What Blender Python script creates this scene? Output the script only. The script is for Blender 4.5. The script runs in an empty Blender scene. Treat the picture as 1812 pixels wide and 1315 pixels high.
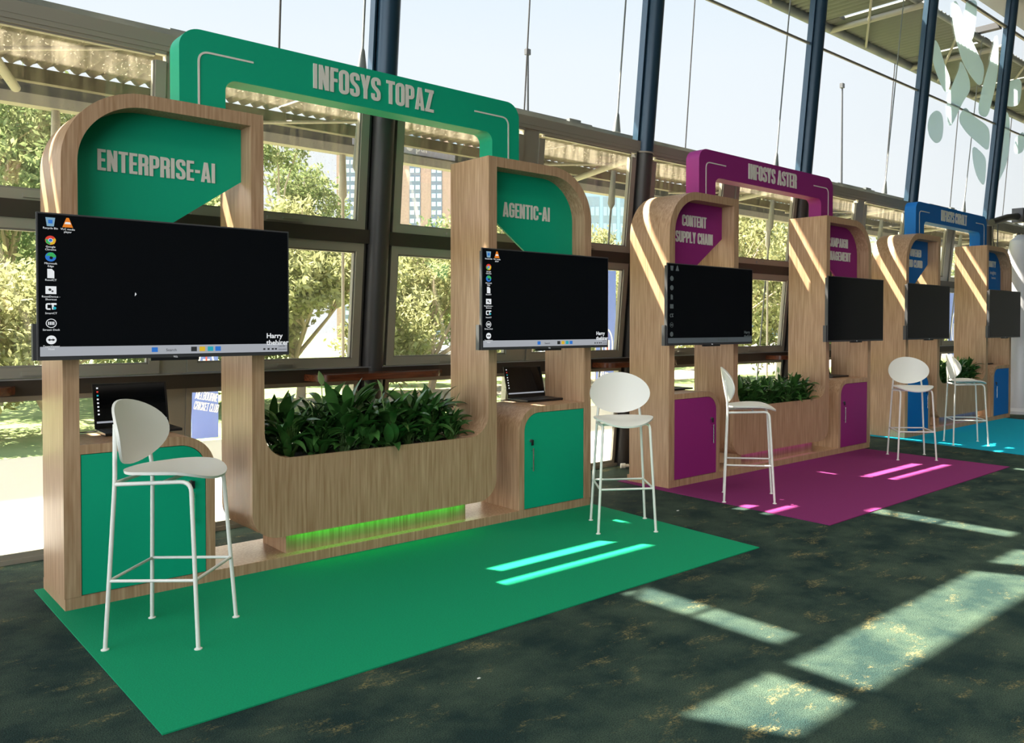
import bpy, bmesh, math, random
import numpy as np
from mathutils import Vector, Matrix
from mathutils.geometry import tessellate_polygon
random.seed(7)
scene = bpy.context.scene
C = scene.collection
PI = math.pi

# ------------------------------------------------------------------ camera
CAMX, CAMY, CAMZ = -0.9581, -4.929, 1.47
F_PX, CX, CY = 1475.25, 1081.07, 600.62
YAW, PITCH, ROLL = 0.7742, -0.0182, 0.0032
cy_, sy_ = math.cos(YAW), math.sin(YAW)
fw = Vector((sy_*math.cos(PITCH), cy_*math.cos(PITCH), math.sin(PITCH)))
rt = Vector((cy_, -sy_, 0)); up = rt.cross(fw)
rt2 = rt*math.cos(ROLL) + up*math.sin(ROLL); up2 = -rt*math.sin(ROLL) + up*math.cos(ROLL)
cam = bpy.data.cameras.new('camera'); cam_o = bpy.data.objects.new('camera', cam); C.objects.link(cam_o)
M = Matrix((rt2, up2, -fw)).transposed().to_4x4(); M.translation = Vector((CAMX, CAMY, CAMZ))
cam_o.matrix_world = M
cam.sensor_fit = 'HORIZONTAL'; cam.sensor_width = 36; cam.lens = F_PX/1812*36
cam.shift_x = -(CX-906)/1812; cam.shift_y = (CY-657.5)/1812
cam.clip_start = .05; cam.clip_end = 600
scene.camera = cam_o

# ------------------------------------------------------------------ view, world, sun, area lights
vs = scene.view_settings
vs.view_transform = 'Standard'; vs.look = 'None'; vs.gamma = 1; vs.use_curve_mapping = False
vs.exposure = 0.0
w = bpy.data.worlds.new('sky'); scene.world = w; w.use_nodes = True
nt = w.node_tree; nt.nodes.clear()
tc = nt.nodes.new('ShaderNodeTexCoord'); sep = nt.nodes.new('ShaderNodeSeparateXYZ')
rmp = nt.nodes.new('ShaderNodeValToRGB'); bg = nt.nodes.new('ShaderNodeBackground'); out = nt.nodes.new('ShaderNodeOutputWorld')
nt.links.new(tc.outputs['Generated'], sep.inputs[0]); nt.links.new(sep.outputs['Z'], rmp.inputs[0])
nt.links.new(rmp.outputs[0], bg.inputs[0]); nt.links.new(bg.outputs[0], out.inputs[0])
west = nt.nodes.new('ShaderNodeMapRange'); west.interpolation_type = 'SMOOTHSTEP'      # sky boost added on the left, out of view, to brighten left-facing sides
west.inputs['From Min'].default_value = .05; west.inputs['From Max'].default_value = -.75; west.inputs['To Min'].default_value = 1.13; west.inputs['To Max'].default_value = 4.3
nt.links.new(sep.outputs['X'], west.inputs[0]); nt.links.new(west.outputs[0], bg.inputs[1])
e = rmp.color_ramp.elements
e[0].position = 0.0; e[0].color = (.97, .98, .98, 1)
e[1].position = 0.9; e[1].color = (.40, .60, .90, 1)
m_ = rmp.color_ramp.elements.new(.30); m_.color = (.88, .94, 1.0, 1)
m_ = rmp.color_ramp.elements.new(.50); m_.color = (.68, .83, .96, 1)

sun = bpy.data.lights.new('sun', 'SUN'); sun.energy = 48.0; sun.color = (1, .90, .74); sun.angle = math.radians(.53)
sun_o = bpy.data.objects.new('sun', sun); C.objects.link(sun_o)
SX, SZ = .53, -1.65
sun_o.rotation_euler = Vector((SX, -1, SZ)).to_track_quat('-Z', 'Y').to_euler()
def area(loc, rot, sx, sy, power, col):
    l = bpy.data.lights.new('hall_lamp', 'AREA'); l.shape = 'RECTANGLE'; l.size = sx; l.size_y = sy; l.energy = power; l.color = col
    o = bpy.data.objects.new('hall_lamp', l); C.objects.link(o); o.location = loc; o.rotation_euler = rot; return o
for ax in (1.5, 8.0, 14.5):
    l_ = area((ax, -4.6, 6.7), (0, 0, 0), 5.5, 2.2, 120, (1, .93, .82)); l_.data.spread = math.radians(112)

# ------------------------------------------------------------------ helpers
class MB:
    def __init__(s): s.v = []; s.f = []
    def add(s, vs, fs):
        b = len(s.v); s.v += [tuple(p) for p in vs]; s.f += [tuple(b+i for i in f) for f in fs]
    def box(s, x0, x1, y0, y1, z0, z1):
        s.add([(x0,y0,z0),(x1,y0,z0),(x1,y1,z0),(x0,y1,z0),(x0,y0,z1),(x1,y0,z1),(x1,y1,z1),(x0,y1,z1)],
              [(0,3,2,1),(4,5,6,7),(0,1,5,4),(1,2,6,5),(2,3,7,6),(3,0,4,7)])
    def hexa(s, p):   # 8 points, same order as box
        s.add(p, [(0,3,2,1),(4,5,6,7),(0,1,5,4),(1,2,6,5),(2,3,7,6),(3,0,4,7)])
    def wbox(s, x0, x1, z0, z1, o0, o1):   # box in the leaning window plane
        p = [W(x0,z0,o0),W(x1,z0,o0),W(x1,z0,o1),W(x0,z0,o1),W(x0,z1,o0),W(x1,z1,o0),W(x1,z1,o1),W(x0,z1,o1)]
        s.hexa(p)
    def prism(s, loops, f0, f1):   # loops of (u,v); f0/f1 map (u,v)->3d point of front/back
        pts = [p for l in loops for p in l]
        tris = tessellate_polygon([[Vector((p[0],p[1],0)) for p in l] for l in loops])
        n = len(pts); b = len(s.v)
        s.v += [tuple(f0(*p)) for p in pts] + [tuple(f1(*p)) for p in pts]
        for t in tris:
            a, c, d = t
            P, Q, R = pts[a], pts[c], pts[d]
            if (Q[0]-P[0])*(R[1]-P[1])-(Q[1]-P[1])*(R[0]-P[0]) < 0: c, d = d, c
            s.f.append((b+a,b+c,b+d)); s.f.append((b+n+a,b+n+d,b+n+c))
        k = 0
        for l in loops:
            m = len(l)
            ar = sum(l[i][0]*l[(i+1)%m][1]-l[(i+1)%m][0]*l[i][1] for i in range(m))
            hole = (l is not loops[0])
            flip = (ar > 0) == hole
            for i in range(m):
                a, c = b+k+i, b+k+(i+1)%m
                s.f.append((c,a,a+n,c+n) if not flip else (a,c,c+n,a+n))
            k += m
    def xz(s, loops, y0, y1): s.prism(loops, lambda u,v:(u,y0,v), lambda u,v:(u,y1,v))
    def xy(s, loops, z0, z1): s.prism(loops, lambda u,v:(u,v,z1), lambda u,v:(u,v,z0))
    def tube(s, pts, r, n=10, cap=True):
        pts = [Vector(p) for p in pts]; rs = r if isinstance(r, (list,tuple)) else [r]*len(pts)
        t = (pts[1]-pts[0]).normalized(); u = t.orthogonal().normalized(); b = len(s.v)
        for i, p in enumerate(pts):
            if 0 < i < len(pts)-1: d = ((pts[i+1]-p).normalized()+(p-pts[i-1]).normalized()).normalized()
            elif i == 0: d = (pts[1]-p).normalized()
            else: d = (p-pts[i-1]).normalized()
            u = (u-d*u.dot(d)).normalized(); v = d.cross(u)
            for k in range(n):
                a = 2*PI*k/n; s.v.append(tuple(p+(u*math.cos(a)+v*math.sin(a))*rs[i]))
        for i in range(len(pts)-1):
            for k in range(n):
                a = b+i*n+k; c = b+i*n+(k+1)%n; s.f.append((a,c,c+n,a+n))
        if cap:
            s.f.append(tuple(b+k for k in range(n))[::-1]); s.f.append(tuple(b+(len(pts)-1)*n+k for k in range(n)))
    def lathe(s, prof, n=24, c=(0,0,0)):
        b = len(s.v)
        for r, z in prof:
            for k in range(n): a = 2*PI*k/n; s.v.append((c[0]+r*math.cos(a), c[1]+r*math.sin(a), c[2]+z))
        for i in range(len(prof)-1):
            for k in range(n):
                a = b+i*n+k; d = b+i*n+(k+1)%n; s.f.append((a,d,d+n,a+n))
        s.f.append(tuple(b+k for k in range(n))[::-1]); s.f.append(tuple(b+(len(prof)-1)*n+k for k in range(n)))
    def mesh(s, name, smooth=None):
        me = bpy.data.meshes.new(name); me.from_pydata(s.v, [], s.f); me.validate()
        if smooth is not None:
            me.polygons.foreach_set('use_smooth', [True]*len(me.polygons)); me.set_sharp_from_angle(angle=math.radians(smooth))
        return me
    def build(s, name, mat, parent=None, smooth=None, label=None, bevel=0):
        me = s.mesh(name, smooth); me.materials.append(mat)
        o = bpy.data.objects.new(name, me); C.objects.link(o)
        if parent: o.parent = parent
        if label: o['label'] = label
        if bevel:
            md = o.modifiers.new('bevel', 'BEVEL'); md.width = bevel; md.segments = 2; md.limit_method = 'ANGLE'; md.angle_limit = math.radians(50)
        return o
def tag(o, label=None, cat=None, group=None, kind=None):
    if label: o['label'] = label
    if cat: o['category'] = cat
    if group: o['group'] = group
    if kind: o['kind'] = kind
    return o
def empty(name, loc=(0,0,0), rz=0):
    o = bpy.data.objects.new(name, None); C.objects.link(o); o.location = loc; o.rotation_euler = (0,0,rz); o.empty_display_size = .1; return o
def copy_tree(o, parent=None):
    c = o.copy(); C.objects.link(c); c.parent = parent
    for ch in list(o.children): copy_tree(ch, c)
    return c
def arc(cx, cz, r, a0, a1, n=10):
    return [(cx+r*math.cos(math.radians(a0+(a1-a0)*i/n)), cz+r*math.sin(math.radians(a0+(a1-a0)*i/n))) for i in range(n+1)]

# ------------------------------------------------------------------ materials
def mat(name, col=(.5,.5,.5), rough=.5, metal=0, spec=.5, emis=None, estr=0):
    m = bpy.data.materials.new(name); m.use_nodes = True
    b = m.node_tree.nodes['Principled BSDF']
    b.inputs['Base Color'].default_value = (*col, 1); b.inputs['Roughness'].default_value = rough
    b.inputs['Metallic'].default_value = metal; b.inputs['Specular IOR Level'].default_value = spec
    if emis: b.inputs['Emission Color'].default_value = (*emis, 1); b.inputs['Emission Strength'].default_value = estr
    return m
def noise_mix(m, c1, c2, scale, lo=.35, hi=.65, vec_scale=None, detail=4, bump=0, coord='Object', bscale=None):
    nt = m.node_tree; b = nt.nodes['Principled BSDF']
    tc = nt.nodes.new('ShaderNodeTexCoord'); mp = nt.nodes.new('ShaderNodeMapping'); nz = nt.nodes.new('ShaderNodeTexNoise'); cr = nt.nodes.new('ShaderNodeValToRGB')
    nt.links.new(tc.outputs[coord], mp.inputs[0]); nt.links.new(mp.outputs[0], nz.inputs[0])
    if vec_scale: mp.inputs['Scale'].default_value = vec_scale
    nz.inputs['Scale'].default_value = scale; nz.inputs['Detail'].default_value = detail
    cr.color_ramp.elements[0].position = lo; cr.color_ramp.elements[1].position = hi
    cr.color_ramp.elements[0].color = (*c1,1); cr.color_ramp.elements[1].color = (*c2,1)
    nt.links.new(nz.outputs[0], cr.inputs[0]); nt.links.new(cr.outputs[0], b.inputs['Base Color'])
    if bump:
        bp = nt.nodes.new('ShaderNodeBump'); bp.inputs['Strength'].default_value = bump; bp.inputs['Distance'].default_value = .004
        if bscale:
            n2 = nt.nodes.new('ShaderNodeTexNoise'); n2.inputs['Scale'].default_value = bscale; nt.links.new(tc.outputs[coord], n2.inputs[0]); nt.links.new(n2.outputs[0], bp.inputs['Height'])
        else: nt.links.new(nz.outputs[0], bp.inputs['Height'])
        nt.links.new(bp.outputs[0], b.inputs['Normal'])
    return cr
oak = mat('oak veneer', rough=.42, spec=.35); noise_mix(oak, (.34,.195,.105), (.52,.345,.215), 1.0, .32, .68, (70,70,3.0), 5)
felt = {}
def feltmat(n, c):
    m = mat(n, c, .95, spec=.1); noise_mix(m, tuple(x*.86 for x in c), tuple(min(1,x*1.1) for x in c), 160, .3, .7, bump=.25, detail=2); return m
G_C, P_C, B_C = (.0, .37, .205), (.28, .020, .18), (.0, .14, .46)
paint = {k: mat(k+' painted board', c, .55, spec=.3) for k, c in (('green',G_C),('purple',P_C),('blue',B_C))}
rugm = {'green': feltmat('green felt', (.007,.28,.13)), 'purple': feltmat('purple felt', (.21,.03,.135)), 'blue': feltmat('turquoise felt', (.005,.33,.48))}
led = {k: mat(k+' light strip', (0,0,0), .5, emis=c, estr=s) for k, c, s in (('green',(.02,1,.03),7),('purple',(.5,.02,.6),2.5),('blue',(.03,.15,1),2.5))}
letterm = mat('off white letters', (.74,.71,.64), .6)
offwhite = mat('chair shell white', (.80,.80,.75), .45)
tubew = mat('white powder coated tube', (.76,.76,.71), .35)
black = mat('black plastic', (.012,.012,.014), .35)
darkgrey = mat('dark grey plastic', (.05,.05,.055), .4)
screenm = mat('glossy dark screen', (.004,.005,.007), .09, spec=.42)
bar = mat('taskbar grey glow', (.05,.05,.05), .4, emis=(.36,.38,.42), estr=.95)
wht = mat('white glow', (0,0,0), .5, emis=(.85,.88,.9), estr=.9)
chrome = mat('chrome', (.7,.7,.7), .2, 1)
def glow(n, c, s=.8): return mat(n, (0,0,0), .5, emis=c, estr=s)
gR, gG, gB, gY, gO, gC = glow('red glow',(.8,.06,.04)), glow('green glow',(.05,.5,.12)), glow('blue glow',(.03,.2,.7)), glow('yellow glow',(.85,.55,.03)), glow('orange glow',(.9,.25,.02)), glow('teal glow',(.02,.45,.55))
carpet = mat('dark green carpet', rough=.95, spec=.1)
def carpet_nodes(m):
    nt = m.node_tree; b = nt.nodes['Principled BSDF']; L = nt.links
    tc = nt.nodes.new('ShaderNodeTexCoord')
    def nz(s, d, r=.6, sc=None):
        n = nt.nodes.new('ShaderNodeTexNoise'); n.inputs['Scale'].default_value = s; n.inputs['Detail'].default_value = d; n.inputs['Roughness'].default_value = r
        if sc:
            mp = nt.nodes.new('ShaderNodeMapping'); mp.inputs['Scale'].default_value = sc; L.new(tc.outputs['Object'], mp.inputs[0]); L.new(mp.outputs[0], n.inputs[0])
        else: L.new(tc.outputs['Object'], n.inputs[0])
        return n
    def ramp(src, a, c):
        r = nt.nodes.new('ShaderNodeValToRGB'); r.color_ramp.elements[0].position = a; r.color_ramp.elements[1].position = c; L.new(src.outputs[0], r.inputs[0]); return r
    base = ramp(nz(3.0, 6), .38, .66); base.color_ramp.elements[0].color = (.014,.031,.029,1); base.color_ramp.elements[1].color = (.046,.072,.053,1)
    grain = ramp(nz(190, 2), .30, .72); grain.color_ramp.elements[0].color = (.45,.45,.45,1); grain.color_ramp.elements[1].color = (1.9,1.9,1.9,1)
    mul = nt.nodes.new('ShaderNodeMix'); mul.data_type = 'RGBA'; mul.blend_type = 'MULTIPLY'; mul.inputs[0].default_value = 1
    L.new(base.outputs[0], mul.inputs[6]); L.new(grain.outputs[0], mul.inputs[7])
    spk = ramp(nz(3.4, 9, .72, (1, 1.7, 1)), .56, .66); fine = ramp(nz(85, 3), .42, .60)
    mm = nt.nodes.new('ShaderNodeMath'); mm.operation = 'MULTIPLY'; L.new(spk.outputs[0], mm.inputs[0]); L.new(fine.outputs[0], mm.inputs[1])
    m2 = nt.nodes.new('ShaderNodeMath'); m2.operation = 'MULTIPLY'; L.new(mm.outputs[0], m2.inputs[0]); m2.inputs[1].default_value = .75
    mx = nt.nodes.new('ShaderNodeMix'); mx.data_type = 'RGBA'; L.new(m2.outputs[0], mx.inputs[0]); L.new(mul.outputs[2], mx.inputs[6]); mx.inputs[7].default_value = (.33,.27,.11,1)
    L.new(mx.outputs[2], b.inputs['Base Color'])
    bp = nt.nodes.new('ShaderNodeBump'); bp.inputs['Strength'].default_value = .6; bp.inputs['Distance'].default_value = .006; L.new(grain.outputs[0], bp.inputs['Height']); L.new(bp.outputs[0], b.inputs['Normal'])
carpet_nodes(carpet)
alu = mat('bronze aluminium', (.33,.315,.26), .42, .25)
darkbeam = mat('dark brown steel', (.035,.028,.02), .5)
col_steel = mat('steel tinted with reflected sky', (.018,.048,.082), .35, .2); col_low = mat('charcoal steel', (.040,.038,.036), .45)  # upper tubes: blue of the reflected sky put into the base colour
timber = mat('varnished dark timber', rough=.22); noise_mix(timber, (.07,.018,.008), (.15,.045,.018), 6, .3, .7, (1,12,12))
galv = mat('weathered galvanised steel', rough=.6, metal=.2); noise_mix(galv, (.10,.12,.13), (.22,.23,.22), 3, .3, .7)
rust = mat('dirty brown sheet', rough=.8); noise_mix(rust, (.055,.046,.034), (.13,.11,.085), 2.2, .3, .7, (1,4,1))
darkfascia = mat('dark grey fascia', (.045,.045,.05), .6)
palem = mat('pale painted steel', (.24,.225,.19), .55)
white_wall = mat('white wall paint', (.55,.53,.48), .7)
def glassmat(name, dust=0., speck=0.):
    m = bpy.data.materials.new(name); m.use_nodes = True; nt = m.node_tree; nt.nodes.clear(); L = nt.links
    o = nt.nodes.new('ShaderNodeOutputMaterial'); tr = nt.nodes.new('ShaderNodeBsdfTransparent'); gl = nt.nodes.new('ShaderNodeBsdfGlossy'); gl.inputs['Roughness'].default_value = .02
    tr.inputs[0].default_value = (.97,.98,.98,1); gl.inputs[0].default_value = (.8,.8,.8,1)
    lw = nt.nodes.new('ShaderNodeLayerWeight'); lw.inputs[0].default_value = .5
    pw = nt.nodes.new('ShaderNodeMath'); pw.operation = 'POWER'; L.new(lw.outputs['Facing'], pw.inputs[0]); pw.inputs[1].default_value = 5
    fr = nt.nodes.new('ShaderNodeMapRange'); L.new(pw.outputs[0], fr.inputs[0]); fr.inputs['To Min'].default_value = .035; fr.inputs['To Max'].default_value = .6
    mx = nt.nodes.new('ShaderNodeMixShader'); L.new(fr.outputs[0], mx.inputs[0]); L.new(tr.outputs[0], mx.inputs[1]); L.new(gl.outputs[0], mx.inputs[2])
    last = mx
    if dust or speck:
        tl = nt.nodes.new('ShaderNodeBsdfTranslucent'); tl.inputs[0].default_value = (.62,.56,.45,1)
        tc = nt.nodes.new('ShaderNodeTexCoord'); mp = nt.nodes.new('ShaderNodeMapping'); mp.inputs['Scale'].default_value = (9,1,1.2); L.new(tc.outputs['Object'], mp.inputs[0])
        n1 = nt.nodes.new('ShaderNodeTexNoise'); n1.inputs['Scale'].default_value = 2.0; n1.inputs['Detail'].default_value = 6; L.new(mp.outputs[0], n1.inputs[0])
        n2 = nt.nodes.new('ShaderNodeTexNoise'); n2.inputs['Scale'].default_value = 75; n2.inputs['Detail'].default_value = 1; L.new(tc.outputs['Object'], n2.inputs[0])
        r2 = nt.nodes.new('ShaderNodeMapRange'); r2.inputs['From Min'].default_value = .66; r2.inputs['From Max'].default_value = .74; r2.inputs['To Max'].default_value = speck; L.new(n2.outputs[0], r2.inputs[0])
        r1 = nt.nodes.new('ShaderNodeMapRange'); r1.inputs['From Min'].default_value = .42; r1.inputs['From Max'].default_value = .8; r1.inputs['To Min'].default_value = dust*.25; r1.inputs['To Max'].default_value = dust*1.6; L.new(n1.outputs[0], r1.inputs[0])
        ad = nt.nodes.new('ShaderNodeMath'); ad.operation = 'MAXIMUM'; L.new(r1.outputs[0], ad.inputs[0]); L.new(r2.outputs[0], ad.inputs[1])
        m2 = nt.nodes.new('ShaderNodeMixShader'); L.new(ad.outputs[0], m2.inputs[0]); L.new(mx.outputs[0], m2.inputs[1]); L.new(tl.outputs[0], m2.inputs[2]); last = m2
    L.new(last.outputs[0], o.inputs[0]); return m
glass_pure = glassmat('clean glass'); glass_clear = glassmat('clear glass', .01, .0); glass_dusty = glassmat('dusty glass', .07, .20); glass_mid = glassmat('slightly dusty glass', .025, .06)
def twosided(name, d, t, f=.5, rough=.5):
    m = bpy.data.materials.new(name); m.use_nodes = True; nt = m.node_tree; nt.nodes.clear()
    o = nt.nodes.new('ShaderNodeOutputMaterial'); a = nt.nodes.new('ShaderNodeBsdfDiffuse'); b = nt.nodes.new('ShaderNodeBsdfTranslucent'); x = nt.nodes.new('ShaderNodeMixShader')
    a.inputs[0].default_value = (*d,1); b.inputs[0].default_value = (*t,1); x.inputs[0].default_value = f
    nt.links.new(a.outputs[0], x.inputs[1]); nt.links.new(b.outputs[0], x.inputs[2]); nt.links.new(x.outputs[0], o.inputs[0]); return m
film = twosided('frosted film', (.82,.82,.82), (.93,.93,.93), .72)
decal = twosided('pale frosted decal', (.62,.70,.72), (.72,.82,.84), .75)
def leafmat(name, c1, c2, tf=.4):
    m = bpy.data.materials.new(name); m.use_nodes = True; nt = m.node_tree; nt.nodes.clear(); L = nt.links
    o = nt.nodes.new('ShaderNodeOutputMaterial'); a = nt.nodes.new('ShaderNodeBsdfDiffuse'); b = nt.nodes.new('ShaderNodeBsdfTranslucent'); x = nt.nodes.new('ShaderNodeMixShader')
    g = nt.nodes.new('ShaderNodeNewGeometry'); r = nt.nodes.new('ShaderNodeValToRGB'); r.color_ramp.elements[0].color = (*c1,1); r.color_ramp.elements[1].color = (*c2,1)
    L.new(g.outputs['Random Per Island'], r.inputs[0]); L.new(r.outputs[0], a.inputs[0]); L.new(r.outputs[0], b.inputs[0]); x.inputs[0].default_value = tf
    L.new(a.outputs[0], x.inputs[1]); L.new(b.outputs[0], x.inputs[2]); L.new(x.outputs[0], o.inputs[0]); return m
leaf_gold = leafmat('gum leaves gold green', (.20,.22,.09), (.44,.43,.22))
leaf_green = leafmat('leaves mid green', (.11,.16,.06), (.29,.33,.15))
leaf_dark = leafmat('leaves dark green', (.06,.10,.04), (.18,.24,.10))
bark = mat('pale bark', (.42,.33,.24), .9)
lily = mat('glossy lily leaf', rough=.28, spec=.6); noise_mix(lily, (.018,.07,.014), (.06,.17,.035), 9, .3, .7)
stemm = mat('lily stem', (.10,.22,.05), .5)
spathe = mat('pale spathe', (.28,.42,.16), .5)
soil = mat('dark soil', (.012,.009,.006), .95)
# ------------------------------------------------------------------ window wall geometry: leans inward as it rises
WY, WT, COLX, BAY = 1.25, .099, 2.302, 2.914
def W(x, z, off=0): return (x, WY - WT*z + off, z)
CEIL = 7.1
X0, X1, YB = -7.9, 34.5, -16.0

# ------------------------------------------------------------------ setting
f = MB(); f.box(X0, X1, YB, 1.30, -.15, 0); tag(f.build('floor', carpet), 'dark green patterned carpet with mustard flecks', 'carpet', kind='structure')
f = MB(); f.box(X0, X1, YB, 1.03, CEIL, CEIL+.2); tag(f.build('ceiling', mat('ceiling paint', (.35,.34,.32), .8)), kind='structure')
f = MB(); f.box(X0, X1, YB-.2, YB, 0, CEIL)
tag(f.build('wall_back', mat('dark back wall', (.10,.095,.09), .8)), kind='structure')
f = MB(); f.box(X1, X1+.2, YB, .62, 0, CEIL); tag(f.build('wall_right', white_wall), kind='structure')
f = MB()
for yy in range(-16, 1, 3): f.box(X0-.1, X0, yy-.06, yy+.06, 0, CEIL)
f.box(X0-.1, X0, YB, .6, 0, .12); f.box(X0-.1, X0, YB, .6, 2.6, 2.72); f.box(X0-.1, X0, YB, .6, CEIL-.15, CEIL)
tag(f.build('wall_left', alu), kind='structure')
f = MB(); f.wbox(-7.9, -.66, 2.19, CEIL, .05, .15); tag(f.build('sun_block_panel', white_wall), kind='structure')  # unseen panel added to keep sun stripes off the left floor

cols = [COLX + BAY*k for k in range(-3, 12)]
def trim(mb, n, m, smooth=None, label=None):
    o = mb.build('trim_%d' % n, m, None, smooth); tag(o, label, None, kind='structure'); return o
tn = 1
for x in cols:                                     # raking steel tube columns
    for za, zb, mm in ((0,3.2,col_low),(3.2,CEIL,col_steel)):
        b = MB(); b.tube([W(x,za,-.03), W(x,zb,-.03)], .086, 20)
        b.wbox(x-.115, x-.10, za, zb, -.03, .02); b.wbox(x-.115, x+.115, za, zb, .02, .045)
        trim(b, tn, mm, 40); tn += 1
    b = MB(); b.tube([W(x,3.20,-.03), W(x,3.215,-.03)], .10, 20); trim(b, tn, palem, 40); tn += 1
XA, XB = cols[0], cols[-1]
for z0, z1, o0, o1, m in ((1.03,1.125,-.09,.06,darkbeam), (2.085,2.19,-.05,.06,darkbeam), (3.205,3.31,-.045,.0,alu), (0,.03,-.05,.05,alu), (4.93,4.956,0,.02,alu), (6.54,6.58,-.01,.03,alu)):
    b = MB(); b.wbox(XA, XB, z0, z1, o0, o1)
    if z0 > 3 and z0 < 4: b.wbox(XA, XB, 3.235, 3.243, -.05, -.045)
    trim(b, tn, m); tn += 1
b = MB(); b.wbox(XA, XB, 1.125, 1.132, -.10, .03); trim(b, tn, mat('sill strip', (.35,.38,.42), .3, .6)); tn += 1
wn = 1
for k in range(len(cols)-1):
    xa, xb = cols[k]+.118, cols[k+1]-.118; xm = (cols[k]+cols[k+1])/2
    b = MB(); b.wbox(xm-.085, xm+.085, 0, 3.205, -.02, .05); trim(b, tn, alu); tn += 1
    for (z0, z1, g, fr) in ((.03,1.03,glass_clear,.035), (1.135,2.085,glass_mid,.062), (2.19,3.205,glass_dusty,.062)):
        for (a, c) in ((xa, xm-.087), (xm+.087, xb)):
            e = empty('window_%d' % wn); wn += 1; tag(e, kind='structure')
            b = MB()
            ft = fr if z0 < 2.1 else .022
            for (p, q, r, s) in ((a,c,z0,z0+fr),(a,c,z1-ft,z1),(a,a+fr,z0+fr,z1-fr),(c-fr,c,z0+fr,z1-fr)): b.wbox(p,q,r,s,-.035,.035 if z0 < 2.1 else .008)
            b.build('frame', alu, e)
            if fr > .05:
                b = MB()
                for (p, q, r, s) in ((a+fr,c-fr,z0+fr,z0+fr+.012),(a+fr,c-fr,z1-ft-.012,z1-ft),(a+fr,a+fr+.012,z0+fr,z1-fr),(c-fr-.012,c-fr,z0+fr,z1-fr)): b.wbox(p,q,r,s,-.02,.02)
                b.build('glazing_bead', palem, e)
                b = MB(); xc = (a+c)/2
                b.wbox(xc-.13, xc+.13, z0+.015, z0+.04, -.05, -.035); b.wbox(xc-.02, xc+.10, z0+.03, z0+.042, -.065, -.045)
                b.build('latch', alu, e)
            b = MB(); b.wbox(a+fr, c-fr, z0+fr, z1-ft, -.003, .003); b.build('pane', g, e)
            if fr < .05:
                b = MB(); b.wbox(a+fr, c-fr, z0+fr, .648, -.009, -.005); b.build('frosted_film', film, e)
    e = empty('window_%d' % wn); wn += 1; tag(e, kind='structure')
    b = MB(); b.wbox(cols[k]+.05, cols[k+1]-.05, 3.30, CEIL, 0, .006); b.build('pane', glass_pure, e)
# pale leaf shapes stuck on the high glass
DEC = {'A':[(11.71,6.39),(11.85,6.47),(12.12,6.31),(12.32,6.14),(12.78,5.91),(13.16,5.73),(13.09,5.39),(12.65,5.49),(12.29,5.64),(12.0,5.89),(11.78,6.18)],
'B':[(12.19,6.47),(12.21,6.56),(12.57,6.66),(12.62,6.5),(12.59,6.01),(12.37,6.09),(12.19,6.25)],'C':[(11.25,5.76),(11.42,5.71),(11.65,5.5),(11.97,5.28),(11.86,5.05),(11.59,5.18),(11.25,5.45)],
'D':[(11.56,4.77),(11.37,4.65),(11.33,4.48),(11.44,4.34),(11.68,4.27),(11.86,4.36),(11.87,4.58),(11.77,4.75)],'E':[(12.21,5.67),(12.62,5.45),(12.69,5.26),(12.45,5.05),(12.08,4.52),(11.87,4.94),(12.07,5.31),(12.2,5.5)],
'F':[(13.46,6.37),(13.56,6.25),(13.64,6.04),(13.69,5.74),(13.59,5.31),(13.46,4.96),(13.04,4.97),(13.15,5.46),(13.31,5.83)],'G':[(12.55,5.01),(12.86,4.91),(13.54,4.85),(13.66,4.69),(13.66,4.44),(13.26,4.51),(12.73,4.6),(12.34,4.76)],
'H':[(12.98,4.46),(13.44,4.38),(13.62,4.29),(13.67,3.84),(13.34,3.95),(13.09,4.18)],'I':[(14.06,5.24),(14.41,5.18),(14.56,4.54),(14.44,4.24),(14.19,3.96),(14.08,3.92),(14.08,4.63)],
'J':[(15.14,5.05),(14.77,4.83),(14.85,4.55),(15.26,4.68)],'K':[(14.11,5.69),(14.77,5.91),(14.81,5.45),(14.46,5.33),(14.09,5.3),(14.09,5.51)]}
def chaikin(p, n=2):
    for _ in range(n):
        q = []
        for i in range(len(p)):
            a, c = p[i], p[(i+1)%len(p)]
            q += [(a[0]*.78+c[0]*.22, a[1]*.78+c[1]*.22), (a[0]*.22+c[0]*.78, a[1]*.22+c[1]*.78)]
        p = q
    return p
e = empty('glass_decal', W(12.6, 5, -.01)); tag(e, 'pale frosted flame and leaf shaped emblem on the high glass at far right', 'window decal')
for k, p in DEC.items():
    b = MB(); b.prism([chaikin(p, 2)], lambda u,v:tuple(Vector(W(u,v,-.012))-e.location), lambda u,v:tuple(Vector(W(u,v,-.006))-e.location)); b.build('leaf_shape', decal, e)

# timber shelves bracketed round each column
def shelf(x, lab):
    e = empty('bar_shelf', (x, 1.10, 1.05)); tag(e, lab, 'shelf')
    p = [(-.58,.04)] + arc(-.46,-.17,.12,180,270,8) + [(.30,-.29)] + arc(.30,-.01,.28,270,360,8) + [(.58,.04)]
    b = MB(); b.xy([p], -.004, .044); b.build('shelf_top', timber, e, 40)
    b = MB(); b.box(-.13,.13,-.10,.03,-.02,-.004); b.build('bracket', darkbeam, e)
shelf(cols[3], 'dark varnished timber shelf with rounded ends behind the green stand planter')
shelf(cols[2], 'dark varnished timber shelf end at the left edge of the photo')
shelf(cols[4], 'dark varnished timber shelf on the column between green and purple stands')
shelf(cols[5], 'dark varnished timber shelf on the column behind the purple stand')

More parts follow.
